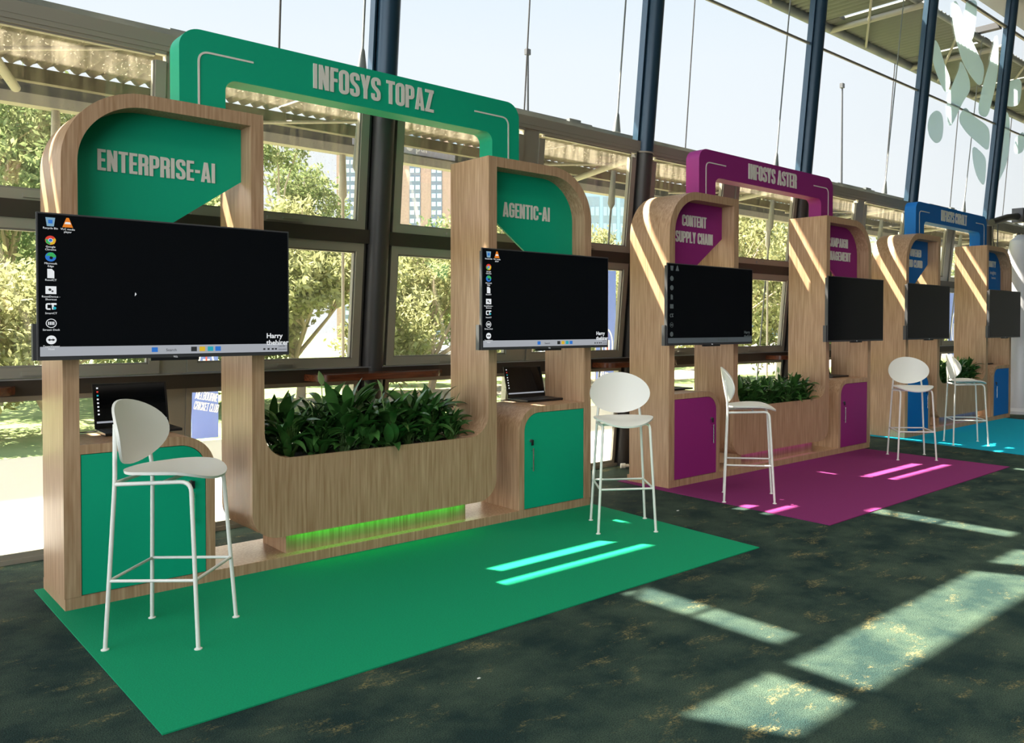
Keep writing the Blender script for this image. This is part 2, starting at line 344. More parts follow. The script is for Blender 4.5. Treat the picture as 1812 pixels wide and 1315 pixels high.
# ------------------------------------------------------------------ lettering: condensed block capitals from strokes
def rr_path(pts, r, closed=False, n=5):
    out = []; m = len(pts)
    for i in range(m):
        if not closed and i in (0, m-1): out.append(pts[i]); continue
        p = Vector(pts[i]); a = Vector(pts[i-1]); c = Vector(pts[(i+1)%m])
        d1 = (a-p); d2 = (c-p); rr = min(r, d1.length*.49, d2.length*.49); A = p+d1.normalized()*rr; B = p+d2.normalized()*rr
        for k in range(n+1):
            t = k/n; q = A*(1-t)**2 + p*2*t*(1-t) + B*t*t; out.append((q.x,q.y))
    return out
def stroke(pts, s, closed=False):
    P = [Vector(p) for p in pts]; m = len(P); L_, R_ = [], []
    for i in range(m):
        if closed: d = (P[(i+1)%m]-P[i-1]).normalized()
        else: d = ((P[min(i+1,m-1)]-P[max(i-1,0)])).normalized()
        nrm = Vector((-d.y, d.x))*s/2; L_.append((P[i]+nrm).to_tuple()); R_.append((P[i]-nrm).to_tuple())
    if closed:
        ar = sum(L_[i][0]*L_[(i+1)%m][1]-L_[(i+1)%m][0]*L_[i][1] for i in range(m)); br = sum(R_[i][0]*R_[(i+1)%m][1]-R_[(i+1)%m][0]*R_[i][1] for i in range(m))
        return [L_, R_] if abs(ar) > abs(br) else [R_, L_]
    return [L_ + R_[::-1]]
def glyph(ch, w, s):
    h = s/2; T = 1-h; r = s*.95
    def O(x0, x1, y0, y1, rad=r): return stroke(rr_path([(x0,y0),(x1,y0),(x1,y1),(x0,y1)], rad, True), s, True)
    def S(pts, rad=r): return stroke(rr_path(pts, rad), s)
    V = lambda x: [[(x,0),(x+s,0),(x+s,1),(x,1)]]
    Hb = lambda x0, x1, y: [[(x0,y-s*.45),(x1,y-s*.45),(x1,y+s*.45),(x0,y+s*.45)]]
    W_ = w-h
    if ch == 'I': return [V(0)]
    if ch == '-': return [[[(0,.42),(w,.42),(w,.57),(0,.57)]]]
    if ch == 'O': return [O(h, W_, h, T)]
    if ch in 'CG':
        g = [S([(W_,.66),(W_,T),(h,T),(h,h),(W_,h),(W_,.34 if ch == 'C' else .52)])]
        if ch == 'G': g.append(Hb(w*.5, w, .49))
        return g
    if ch == 'S': return [S([(W_,.70),(W_,T),(h,T),(h,.60),(W_,.42),(W_,h),(h,h),(h,.30)])]
    if ch == 'U': return [S([(h,1),(h,h),(W_,h),(W_,1)])]
    if ch == 'E': return [V(0), Hb(0,w,1-s*.45), Hb(0,w*.92,.5), Hb(0,w,s*.45)]
    if ch == 'F': return [V(0), Hb(0,w,1-s*.45), Hb(0,w*.92,.5)]
    if ch == 'L': return [V(0), Hb(0,w,s*.45)]
    if ch == 'T': return [[[(w/2-h,0),(w/2+h,0),(w/2+h,1),(w/2-h,1)]], Hb(0,w,1-s*.45)]
    if ch == 'H': return [V(0), V(w-s), Hb(0,w,.5)]
    if ch == 'D': return [V(0), S([(h,h),(W_,h),(W_,T),(h,T)])]
    if ch == 'P': return [V(0), S([(h,.46),(W_,.46),(W_,T),(h,T)])]
    if ch == 'B': return [V(0), S([(h,h),(W_,h),(W_,.52),(h,.52)]), S([(h,.52),(W_,.52),(W_,T),(h,T)])]
    if ch == 'R': return [V(0), S([(h,.50),(W_,.50),(W_,T),(h,T)]), [[(w-s*1.02,0),(w,0),(w-s*.05,.48),(w-s*1.15,.50)]]]
    if ch == 'K': return [V(0), [[(s*.5,.42),(s*1.1,.30),(w,1),(w-s*1.1,1)]], [[(s*.9,.52),(w-s*1.1,0),(w,0),(s*1.7,.66)]]]
    if ch == 'N': return [V(0), V(w-s), [[(0,1),(w-s,0),(w,0),(s,1)]]]
    if ch == 'Z': return [Hb(0,w,1-s*.45), Hb(0,w,s*.45), [[(0,0),(s*1.1,0),(w,1),(w-s*1.1,1)]]]
    if ch == 'A': return [[[(0,0),(s,0),(w/2+h*.5,1),(w/2-h*1.1,1)]], [[(w-s,0),(w,0),(w/2+h*1.1,1),(w/2-h*.5,1)]], Hb(s*.7,w-s*.7,.24)]
    if ch == 'Y': return [[[(0,1),(s,1),(w/2+h,.42),(w/2-h,.38)]], [[(w-s,1),(w,1),(w/2+h,.38),(w/2-h,.42)]], [[(w/2-h,0),(w/2+h,0),(w/2+h,.42),(w/2-h,.42)]]]
    if ch == 'M': return [V(0), V(w-s), [[(0,1),(w/2-h*.8,.1),(w/2+h*.8,.1),(s*1.0,1)]], [[(w-s,1),(w/2-h*.8,.1),(w/2+h*.8,.1),(w,1)]]]
    if ch == 'W': return [[[(0,1),(s,1),(w*.30+h*.8,0),(w*.30-h*.8,0)]], [[(w/2-h,1),(w/2+h,1),(w*.30+h*.8,0),(w*.30-h*.8,0)]], [[(w/2-h,1),(w/2+h,1),(w*.70+h*.8,0),(w*.70-h*.8,0)]], [[(w-s,1),(w,1),(w*.70+h*.8,0),(w*.70-h*.8,0)]]]
    return []
WID = {'I':.17,'-':.22,'M':.52,'W':.62,'E':.33,'F':.33,'L':.33,'T':.38,' ':.17,'A':.44,'Y':.42}
def lettering(text, x0, x1, z0, z1, y, th, parent, m=None, name='lettering', s=.150):
    adv = [WID.get(c, .41) for c in text]; gap = .05
    tot = sum(adv)+gap*(len(text)-1); kx = (x1-x0)/tot; kz = z1-z0
    b = MB(); x = 0; eps = 0
    for c, a in zip(text, adv):
        for loops in glyph(c, a, s):
            eps += .00006
            if loops: b.xz([[(x0+(x+p[0])*kx, z0+p[1]*kz) for p in l] for l in loops], y-th-eps % .0006, y)
        x += a+gap
    return b.build(name, m or letterm, parent)
def bfont(text, size, x, z, y, parent, m, name='caption', align='LEFT', sx=1, off=0):
    cu = bpy.data.curves.new(name, 'FONT'); cu.body = text; cu.size = size; cu.extrude = .0004; cu.align_x = align; cu.offset = off; cu.resolution_u = 2
    t = bpy.data.objects.new(name, cu); C.objects.link(t); dg = bpy.context.evaluated_depsgraph_get()
    me = bpy.data.meshes.new_from_object(t.evaluated_get(dg)); bpy.data.objects.remove(t)
    me.materials.clear(); me.materials.append(m)
    o = bpy.data.objects.new(name, me); C.objects.link(o); o.parent = parent; o.location = (x,y,z); o.rotation_euler = (PI/2,0,0); o.scale = (sx,1,1)
    return o

# ------------------------------------------------------------------ exhibition stands
D, T_, A_, CW, H = .49, .072, 1.0108, 3.6363, 2.6844
HB, ZU, ZP, ZC, CWD = .0667, .188, .660, .843, .7302
B0 = CW - A_
def stand(key, x0, y0, rz, texts, head, lab):
    P = paint[key]; e = empty('exhibition_stand', (x0,y0,0), rz); tag(e, lab, 'exhibition stand', 'exhibition stands along the window wall')
    mir = lambda pts: [(CW-p[0], p[1]) for p in pts][::-1]
    b = MB(); b.box(.003, CW-.003, .002, D+.03, .004, HB); b.build('plinth', oak, e, bevel=.002)
    # arches: post, rounded shoulder, square corner, inner post
    R = .395; Ri = R-T_
    outer = [(0,HB)] + arc(R,H-R,R,180,90,18) + [(A_,H),(A_,ZC)]
    inner = [(A_-T_,ZC),(A_-T_,H-T_)] + arc(R,H-R,Ri,90,180,18) + [(T_,HB)]
    pl = outer+inner
    for p, nm in ((pl,0),(mir(pl),1)):
        b = MB(); b.xz([p], 0, D); b.build('arch_frame', oak, e, 30)
    # U shaped planter
    xo0, xo1 = A_-T_, CW-(A_-T_); xi0, xi1 = A_, B0; r = .16; zt = ZC
    bot = [(xo0,zt)] + arc(xo0+r,ZU+r,r,180,270,10) + arc(xo1-r,ZU+r,r,270,360,10) + [(xo1,zt),(xi1,zt)]
    full = bot + arc(xi1-r,ZP+r,r,0,-90,10) + arc(xi0+r,ZP+r,r,270,180,10) + [(xi0,zt)]
    mid = bot + arc(xi1-r,ZP+r,r,0,-90,10) + [(xi1-r,.58),(xi0+r,.58)] + arc(xi0+r,ZP+r,r,270,180,10) + [(xi0,zt)]
    b = MB(); b.xz([full],0,.02); b.xz([mid],.02,D-.02); b.xz([full],D-.02,D); b.build('planter_box', oak, e, 30)
    b = MB(); b.box(xi0+r+.002, xi1-r-.002, .022, D-.022, .58, .625); b.build('soil', soil, e)
    # pedestal and light strip under the planter
    b = MB(); b.box(1.165, CW-1.165, .07, .42, HB, ZU); b.build('pedestal', oak, e)
    b = MB(); b.box(1.18, CW-1.18, .030, .060, ZU-.006, ZU-.001); b.build('light_strip', led[key], e)
    # sign panels
    for side in (0,1):
        pp = [(T_,1.675),(A_-T_,2.305),(A_-T_,H-T_)] + arc(R,H-R,Ri,90,180,18)
        if side: pp = mir(pp)
        b = MB(); b.xz([pp], .15, .17); sp = b.build('sign_panel', P, e, 30)
        for (tx, a, c, z0, z1, kind) in texts[side]:
            if kind == 'block': lettering(tx, a, c, z0, z1, .15, .005, sp)
            else: bfont(tx, z1-z0, a, z0, .1495, sp, letterm, 'small_lettering')
    # cabinets with rounded shoulder
    tt = .048; rc = .185
    for side in (0,1):
        o = [(T_,HB),(CWD,HB)] + arc(CWD-rc,ZC-rc,rc,0,90,10) + [(T_,ZC)]
        hole = [(T_+.003,HB+.002),(CWD-tt,HB+.002)] + arc(CWD-rc,ZC-rc,rc-tt,0,90,10) + [(T_+.003,ZC-tt)]
        dr = [(T_+.006,HB+.005),(CWD-tt-.003,HB+.005)] + arc(CWD-rc,ZC-rc,rc-tt-.003,0,90,10) + [(T_+.006,ZC-tt-.003)]
        if side: o, hole, dr = mir(o), mir(hole), mir(dr)
        b = MB(); b.xz([o,hole], 0, .04); b.xz([o], .04, D); b.build('cabinet', oak, e, 30)
        b = MB(); b.xz([dr], .003, .03); d = b.build('door', P, e, 30)
        hx = .612 if not side else CW-.612
        b = MB(); b.tube([(hx,-.022,.355),(hx,-.022,.53)], .005, 8); b.tube([(hx,-.022,.375),(hx,.003,.375)], .004, 6); b.tube([(hx,-.022,.51),(hx,.003,.51)], .004, 6); b.build('handle', chrome, d, 40)
        b = MB(); b.tube([(hx-.012,.003,.586),(hx-.012,-.008,.586)], .012, 12); b.build('lock', chrome, d, 40)
        b = MB(); b.box(hx-.010,hx+.006,-.018,-.009,.55,.592); b.build('key', black, d)
    # header arch
    hw = .2515; hx0, hx1 = CW/2-1.2116, CW/2+1.2116; zt_, zb_ = 3.154, 2.898; ro, ri = .115, .065
    p = [(hx0,H)] + arc(hx0+ro,zt_-ro,ro,180,90,10) + arc(hx1-ro,zt_-ro,ro,90,0,10) + [(hx1,H),(hx1-hw,H)] + arc(hx1-hw-ri,zb_-ri,ri,0,90,8) + arc(hx0+hw+ri,zb_-ri,ri,90,180,8) + [(hx0+hw,H)]
    b = MB(); b.xz([p[::-1]], .167, .329); hd = b.build('header_arch', P, e, 30)
    lettering(head, 1.391, 2.268, 2.953, 3.108, .167, .007, hd)
    for s in (0,1):
        q = [(.710,H), (.710,3.03), (1.02,3.03)]; st = stroke(rr_path(q, .06, n=8), .011)[0]
        if s: st = mir(st)
        b = MB(); b.xz([st], .163, .167); b.build('accent_line', letterm, hd)
    return e
Gt = ([('ENTERPRISE-AI', .194,.792,2.279,2.392,'block')], [('AGENTIC-AI', 2.862,3.325,2.279,2.390,'block')])
Pt = ([('CONTENT', .341,.696,2.387,2.492,'block'),('SUPPLY CHAIN', .247,.792,2.232,2.337,'block')], [('CAMPAIGN', 2.90,3.341,2.371,2.476,'block'),('MANAGEMENT', 2.80,3.408,2.216,2.321,'block')])
Bt = ([('AI POWERED', .25,.737,2.391,2.493,'block'),('HYBRID CLOUD', .20,.774,2.247,2.349,'block')], [('SECURITY', 2.86,3.36,2.384,2.480,'block'),('insights',3.14,0,2.275,2.355,'s'),('business',3.20,0,2.205,2.255,'s')])
stand('green', 0, 0, 0, Gt, 'INFOSYS TOPAZ', 'light oak exhibition stand with emerald green header and signs, nearest of three')
stand('purple', 4.592, .005, .0047, Pt, 'INFOSYS ASTER', 'light oak exhibition stand with purple header and signs, middle of three')
stand('blue', 9.293, .108, .0046, Bt, 'INFOSYS COBALT', 'light oak exhibition stand with blue header and signs, farthest of three')
STX = {'green': (0,0), 'purple': (4.592,.005), 'blue': (9.293,.108)}

# rugs
def rug(key, pts, lab):
    b = MB(); b.xy([pts], .0005, .006); tag(b.build('floor_mat', rugm[key]), lab, 'rug', 'coloured mats under the stands')
rug('green', [(-.04,-1.712),(3.56,-1.712),(3.70,.52),(-.04,.52)], 'emerald green flat mat under the nearest stand')
rug('purple', [(4.44,-1.71),(8.03,-1.66),(8.10,.56),(4.52,.58)], 'purple flat mat under the middle stand')
rug('blue', [(8.96,-1.52),(12.6,-1.50),(12.75,.66),(9.22,.68)], 'turquoise flat mat under the farthest stand')

# ------------------------------------------------------------------ televisions
def icon(parent, kind, x, z, y, s):
    def disc(cx, cz, r, m, yy, n=20): b = MB(); b.xz([[(cx+r*math.cos(2*PI*i/n), cz+r*math.sin(2*PI*i/n)) for i in range(n)]], y-yy, y); return b.build('icon_shape', m, parent)
    def poly(p, m, yy): b = MB(); b.xz([[(x+u*s, z+v*s) for u, v in p]], y-yy, y); return b.build('icon_shape', m, parent)
    sq = lambda a,c,d,e_: [(a,c),(d,c),(d,e_),(a,e_)]
    if kind == 'bin': poly([(-.32,-.5),(.32,-.5),(.45,.45),(-.45,.45)], glow('pale blue glow',(.25,.45,.6)), .0006); poly(sq(-.2,-.2,.2,.2), gB, .001)
    if kind == 'cone': poly([(-.5,-.5),(.5,-.5),(.12,.55),(-.12,.55)], gO, .0006); poly([(-.30,-.15),(.30,-.15),(.22,.08),(-.22,.08)], wht, .001)
    if kind == 'browser':
        disc(x, z, .5*s, gR, .0004)
        poly([(0,0),(-.48,.12),(-.40,-.32),(-.05,-.5)], gG, .0008); poly([(0,0),(-.05,-.5),(.35,-.38),(.5,.05),(.42,.25)], gY, .0008)
        disc(x, z, .22*s, wht, .0010); disc(x, z, .17*s, gB, .0012)
    if kind == 'wave': disc(x, z, .5*s, gB, .0004); poly([(-.45,.05),(-.2,.45),(.2,.48),(.5,.15),(.45,-.05),(0,-.02),(-.15,.15)], gG, .0008); disc(x+.05*s, z-.1*s, .16*s, black, .001)
    if kind == 'page': poly([(-.32,-.5),(.32,-.5),(.32,.25),(.1,.5),(-.32,.5)], wht, .0006)
    if kind == 'gear': poly(sq(-.5,-.42,.5,.42), wht, .0006); disc(x-.1*s, z+.05*s, .14*s, darkgrey, .001); disc(x+.14*s, z-.12*s, .10*s, darkgrey, .001)
    if kind == 'ct':
        b = MB()
        for lp in stroke(rr_path([(x-.05*s,z+.3*s),(x-.42*s,z+.3*s),(x-.42*s,z-.25*s),(x-.05*s,z-.25*s)], .12*s), .16*s): b.xz([lp], y-.0006, y)
        b.xz([[(x,z+.2*s),(x+.5*s,z+.2*s),(x+.5*s,z+.4*s),(x,z+.4*s)]], y-.0006, y); b.xz([[(x+.08*s,z-.3*s),(x+.25*s,z-.3*s),(x+.25*s,z+.3*s),(x+.08*s,z+.3*s)]], y-.0006, y); b.build('icon_shape', wht, parent)
        disc(x+.32*s, z-.15*s, .16*s, gC, .0008)
    if kind == 'deck':
        b = MB(); n = 22; b.xz([[(x+.5*s*math.cos(2*PI*i/n), z+.5*s*math.sin(2*PI*i/n)) for i in range(n)], [(x+.43*s*math.cos(2*PI*i/n), z+.43*s*math.sin(2*PI*i/n)) for i in range(n)]], y-.0006, y)
        for q in (-.24,-.08,.08,.24): b.xz([[(x+(q-.05)*s,z-.18*s),(x+(q+.05)*s,z-.18*s),(x+(q+.05)*s,z+.18*s),(x+(q-.05)*s,z+.18*s)]], y-.0006, y)
        b.build('icon_shape', wht, parent)
    if kind == 'arrows': disc(x, z, .48*s, wht, .0004); poly([(-.36,0),(-.12,.16),(-.12,.06),(.12,.06),(.12,.16),(.36,0),(.12,-.16),(.12,-.06),(-.12,-.06),(-.12,-.16)], black, .0008)
ICONS = [('bin','Recycle Bin'),('browser','Google\nChrome'),('wave','Microsoft\nEdge'),('page','ResolCT'),('gear','ResetDevice -\nShortcut'),('ct','SmartCT'),('deck','Stream Deck'),('arrows','TeamViewer\nHost')]
TWI, THI = 1.245, .725
def desktop(scr, x0, z0, w_, h_, y, detail=True, dim=False):
    k = w_/1.245; bh = .048*k
    b = MB(); b.box(x0, x0+w_, y-.0006, y, z0, z0+bh); b.build('taskbar', bar if not dim else glow('dim taskbar',(.10,.12,.13),.6), scr)
    def tb(x, m, s=.03): b = MB(); b.box(x, x+s*k, y-.0012, y, z0+bh*.25, z0+bh*.25+s*.85*k); b.build('taskbar_icon', m, scr)
    tb(x0+w_*.405, gB); tb(x0+w_*.565, darkgrey); tb(x0+w_*.60, gY); tb(x0+w_*.635, gC); tb(x0+w_*.668, gB)
    if detail:
        bfont('Search', .020*k, x0+w_*.462, z0+bh*.32, y-.001, scr, black)
        for q in (.885,.905,.925,.94): tb(x0+w_*q, darkgrey, .012)
        bfont('2:45 PM', .012*k, x0+w_*.957, z0+bh*.6, y-.001, scr, black); bfont('5/02/2025', .012*k, x0+w_*.957, z0+bh*.2, y-.001, scr, black)
    zt = z0+h_
    for i, (kd, tx) in enumerate(ICONS):
        zi = zt - (.045 + i*.083)*k if i else zt-.035*k
        icon(scr, kd, x0+.048*k, zi, y, .046*k)
        if detail: bfont(tx, .0138*k, x0+.048*k, zi-.037*k, y-.001, scr, wht, align='CENTER')
    icon(scr, 'cone', x0+.122*k, zt-.035*k, y, .046*k)
    if detail:
        bfont('VLC media\nplayer', .0138*k, x0+.122*k, zt-.072*k, y-.001, scr, wht, align='CENTER')
    bfont('Harry\nthehirer', .040*k, x0+w_*.90, z0+bh+.034*k, y-.0008, scr, wht, 'logo_text', off=.0008)
def tv(key, side, mode, lab):
    x0, y0 = STX[key]; xl = -.12 if side == 0 else CW+.12-TWI-.005
    e = empty('television', (x0+xl, y0-.08, 1.283)); tag(e, lab, 'television', 'wide televisions mounted on the stands')
    b = MB(); b.box(0, TWI, 0, .012, 0, THI); b.box(.012, TWI-.012, .012, .045, .03, THI-.02); b.build('housing', darkgrey, e, bevel=.002)
    b = MB(); b.box(.008, TWI-.008, -.001, .002, .018, THI-.008); scr = b.build('screen', screenm, e)
    b = MB(); b.box(TWI/2-.12, TWI/2+.12, -.002, .02, -.014, .002); b.build('sensor_bar', black, e)
    bfont('TCL', .012, TWI/2-.01, .001, -.0025, e, wht, 'badge')
    b = MB(); b.box(-.015, .012, .012, .05, .0, .18); b.build('side_speaker', darkgrey, e)
    b = MB(); b.box(.12 if side == 0 else .16, TWI-.16 if side == 0 else TWI-.12, .045, .079, .30, .42); b.build('wall_bracket', darkgrey, e)
    if mode == 2: desktop(scr, .012, .020, TWI-.024, THI-.03, -.001)
    if mode == 1: desktop(scr, .012, .020, TWI-.024, THI-.03, -.001, False, True)
    if mode == 1:
        for o_ in scr.children:
            if o_.type == 'MESH' and o_.name.split('.')[0] != 'taskbar': o_.data.materials[0] = glow('faint glow', (.09,.11,.11), .6)
    return e
t1 = tv('green', 0, 2, 'television showing a dark desktop below the ENTERPRISE-AI sign')
b = MB(); b.xz([[(.428,.325),(.436,.335),(.430,.345)]], -.003, -.002); b.build('mouse_pointer', wht, t1)
tv('green', 1, 2, 'television showing a dark desktop below the AGENTIC-AI sign')
tv('purple', 0, 1, 'television with faint desktop icons below the CONTENT SUPPLY CHAIN sign')
tv('purple', 1, 0, 'blank black television on the right half of the purple stand')
tv('blue', 0, 0, 'blank black television on the left half of the blue stand')
tv('blue', 1, 0, 'blank black television on the right half of the blue stand')

# ------------------------------------------------------------------ laptops
def laptop(key, side, lab, dx=0, rz=0, full=False):
    x0, y0 = STX[key]; xl = .45 if side == 0 else 3.40
    e = empty('laptop', (x0+xl+dx, y0+.40, ZC), rz); tag(e, lab, 'laptop', 'black laptops on the cabinets')
    wd, dp = .195, .135
    b = MB(); b.box(-wd, wd, -dp, dp, .003, .018); b.build('base', black, e, bevel=.002)
    b = MB()
    for i in range(5):
        for j in range(14): b.box(-wd+.02+j*.0255, -wd+.041+j*.0255, -.02+i*.025, .0+i*.025, .018, .0195)
    b.build('keyboard', darkgrey, e)
    b = MB(); b.box(-.05,.05,-.12,-.05,.018,.0185); b.build('touchpad', darkgrey, e)
    lid = bpy.data.objects.new('lid', None)
    b = MB(); b.box(-wd, wd, 0, .008, 0, .262); lid = b.build('lid', black, e, bevel=.002); lid.location = (0,dp-.005,.018); lid.rotation_euler = (math.radians(-15),0,0)
    b = MB(); b.box(-wd+.012, wd-.012, -.001, .001, .028, .252); s = b.build('screen', screenm, lid)
    if full:
        for i in range(8):
            b = MB(); b.box(-wd+.02,-wd+.029,-.0018,-.001,.232-i*.022,.241-i*.022); b.build('desktop_icon', (wht, gR, gC, wht, wht, wht, wht, wht)[i], lid)
        b = MB(); b.box(-wd+.012, wd-.012, -.0016, -.001, .030, .041); b.build('taskbar', bar, lid)
    b = MB(); b.tube([(-wd,dp-.02,.008),(-wd-.05,dp-.01,.005),(-wd-.12,dp-.03,.005)], .003, 6); b.tube([(-wd,dp-.05,.008),(-wd-.06,dp-.03,.005),(-wd-.13,dp-.01,.005)], .003, 6); b.build('cable', black, e, 60)
    return e
laptop('green', 0, 'open black laptop on the cabinet below the ENTERPRISE-AI television', 0, -.03, True)
laptop('green', 1, 'open black laptop on the cabinet below the AGENTIC-AI television', .0, -.03, True)
laptop('purple', 0, 'open black laptop on the left cabinet of the purple stand', .0, 0)
laptop('purple', 1, 'open black laptop on the right cabinet of the purple stand', .0, 0)
laptop('blue', 1, 'open black laptop on the right cabinet of the blue stand', .0, 0)

# ------------------------------------------------------------------ bar stools
def fillet(pts, r, n=5):
    out = [pts[0]]
    for i in range(1, len(pts)-1):
        p = Vector(pts[i]); a = Vector(pts[i-1])-p; c = Vector(pts[i+1])-p; rr = min(r, a.length*.45, c.length*.45); A = p+a.normalized()*rr; B = p+c.normalized()*rr
        for k in range(n+1):
            t = k/n; out.append(tuple(A*(1-t)**2+p*2*t*(1-t)+B*t*t))
    return out+[pts[-1]]
def make_stool():
    e = empty('bar_stool'); r = .0095
    foot = {}
    for sy in (-1,1):
        bk = [(-.205,sy*.205,0),(-.178,sy*.165,.745),(-.186,sy*.150,.88),(-.202,sy*.118,1.0)]
        b = MB(); b.tube(fillet(bk, .06), r, 10); l = b.build('leg', tubew, e, 60)
        b = MB(); b.lathe([(.017,0),(.017,.004),(.011,.007)], 14, (-.205,sy*.205,0)); b.build('foot', tubew, l, 40)
        fr = [(.205,sy*.205,0),(.160,sy*.168,.748),(-.176,sy*.165,.735)]
        b = MB(); b.tube(fillet(fr, .05), r, 10); l = b.build('leg', tubew, e, 60)
        b = MB(); b.lathe([(.017,0),(.017,.004),(.011,.007)], 14, (.205,sy*.205,0)); b.build('foot', tubew, l, 40)
    b = MB(); b.tube([(-.177,-.165,.742),(-.177,.165,.742)], r*.9, 10); b.tube([(.03,-.166,.742),(.03,.166,.742)], r*.9, 10); b.build('seat_frame', tubew, e, 60)
    z = .305; fx = .205-.045*z/.748; fy = .205-.037*z/.748; bx = -.205+.027*z/.745; by = .205-.04*z/.745
    for p, q in (((fx,-fy),(fx,fy)),((fx,fy),(bx,by)),((bx,by),(bx,-by)),((bx,-by),(fx,-fy))):
        b = MB(); b.tube([(p[0],p[1],z),(q[0],q[1],z)], r*.78, 8); b.build('foot_rail', tubew, e, 60)
    # seat shell: rounded, dished, with a rolled front edge
    b = MB(); NR, NA = 8, 40; top = []
    def rad(a):
        ca, sa = math.cos(a), math.sin(a); ax = .215 if ca > 0 else .205; ay = .215
        return 1/((abs(ca)/ax)**2.35+(abs(sa)/ay)**2.35)**(1/2.35)
    def zz(x, y):
        q = min(1, math.hypot(x/.215, y/.215)); zt = .782 + .016*(abs(y)/.21)**2
        if x > .08: zt -= .028*((x-.08)/.135)**2
        if x < -.10: zt += .010*((-.10-x)/.10)**2
        return zt - .018*(1-q*q)*.6
    vs_, fs = [], []
    for side in (0,1):
        for i in range(NR+1):
            for k in range(NA):
                a = 2*PI*k/NA; rr = rad(a)*i/NR*(1 if side == 0 or i < NR else .985); x, y = rr*math.cos(a)+.01, rr*math.sin(a)
                taper = 1-.10*max(0,-x/.2); y *= taper
                vs_.append((x, y, zz(x,y) - (0 if side == 0 else .013)))
    n1 = (NR+1)*NA
    for i in range(NR):
        for k in range(NA):
            a, c = i*NA+k, i*NA+(k+1)%NA
            fs.append((a,a+NA,c+NA,c)); fs.append((n1+a,n1+c,n1+c+NA,n1+a+NA))
    for k in range(NA): a, c = NR*NA+k, NR*NA+(k+1)%NA; fs.append((a,n1+a,n1+c,c))
    b.add(vs_, fs); b.build('seat', offwhite, e, 50)
    # oval backrest, curved round the sitter
    b = MB(); vs_, fs = [], []
    for side in (0,1):
        for i in range(NR+1):
            for k in range(NA):
                a = 2*PI*k/NA; y = .225*i/NR*math.cos(a); zq = .150*i/NR*math.sin(a)
                x = -.205 + 1.6*y*y - .16*zq + (0 if side == 0 else -.012)
                vs_.append((x, y, .955+zq))
    for i in range(NR):
        for k in range(NA):
            a, c = i*NA+k, i*NA+(k+1)%NA
            fs.append((a,a+NA,c+NA,c)); fs.append((n1+a,n1+c,n1+c+NA,n1+a+NA))
    for k in range(NA): a, c = NR*NA+k, NR*NA+(k+1)%NA; fs.append((a,n1+a,n1+c,c))
    b.add(vs_, fs); b.build('backrest', offwhite, e, 50)
    return e
st0 = make_stool()
stools = [((.305,-.692),(.33,-.30),'white metal bar stool in front of the green cabinet under the ENTERPRISE-AI television'),
 ((3.318,-.682),(-.28,-.39),'white metal bar stool with oval back at the right end of the green mat'),
 ((4.784,-.724),(.27,-.34),'white metal bar stool seen side on at the left end of the purple mat'),
 ((7.863,-.674),(-.36,-.33),'white metal bar stool with oval back at the right end of the purple mat'),
 ((9.402,-.633),(.25,-.31),'white metal bar stool on the turquoise mat')]
for i, (p, d, lab) in enumerate(stools):
    o = st0 if i == 0 else copy_tree(st0)
    o.location = (p[0], p[1], .006); o.rotation_euler = (0,0,math.atan2(d[1], d[0])); tag(o, lab, 'bar stool', 'white bar stools at the stands')

# ------------------------------------------------------------------ planter plants
def blade(b, base, az, L_, wd, lift, droop, roll=0):
    n = 7; pts = []; ang = lift; p = Vector(base); d2 = Vector((math.cos(az), math.sin(az), 0)); side = Vector((-math.sin(az), math.cos(az), 0))
    for i in range(n+1):
        t = i/n; pts.append((p.copy(), ang)); p += (d2*math.cos(ang)+Vector((0,0,1))*math.sin(ang))*(L_/n); ang -= droop/n
    v, fcs = [], []
    for i, (q, an) in enumerate(pts):
        t = i/n; w2 = wd*(math.sin(PI*min(1,t*1.0)**.75)**.9 if 0 < t < 1 else .02)*.5
        nrm = Vector((0,0,1))*math.cos(an)-d2*math.sin(an)
        s = (side*math.cos(roll)+nrm*math.sin(roll))
        v += [tuple(q+s*w2+nrm*w2*.35), tuple(q), tuple(q-s*w2+nrm*w2*.35)]
    for i in range(n):
        a = i*3; fcs += [(a,a+1,a+4,a+3),(a+1,a+2,a+5,a+4)]
    b.add(v, fcs)
def make_lily(seed, scale=1., flowers=1):
    rnd = random.Random(seed); b = MB(); st = MB()
    for i in range(46):
        az = rnd.uniform(0,2*PI); h = rnd.uniform(.02,.27)*scale; lean = rnd.uniform(.02,.10)
        base = Vector((math.cos(az)*lean*1.0, math.sin(az)*lean*.8, h)); az2 = az+rnd.uniform(-.8,.8)
        st.tube([(rnd.uniform(-.03,.03), rnd.uniform(-.03,.03), 0), tuple(base)], .0026, 4, False)
        blade(b, base, az2, rnd.uniform(.15,.25)*scale, rnd.uniform(.045,.08)*scale, rnd.uniform(.45,1.45), rnd.uniform(.3,1.9), rnd.uniform(-.5,.5))
    root = b.build('peace_lily', lily, None, 70)
    st.build('stems', stemm, root, 60)
    for i in range(flowers):
        f = MB(); az = rnd.uniform(0,2*PI); top = Vector((math.cos(az)*.06, math.sin(az)*.05, rnd.uniform(.36,.44)*scale))
        f.tube([(0,0,.1), tuple(top)], .003, 5); blade(f, top, az, .10, .04, 1.3, .3); f.build('flower', spathe, root, 60)
    return root
lil = [make_lily(11,1.0,0), make_lily(23,1.1,0), make_lily(37,1.0,1)]
def put(o, loc, rz, lab, grp):
    o.location = loc; o.rotation_euler = (0,0,rz); tag(o, lab, 'plant', grp)
n = 0
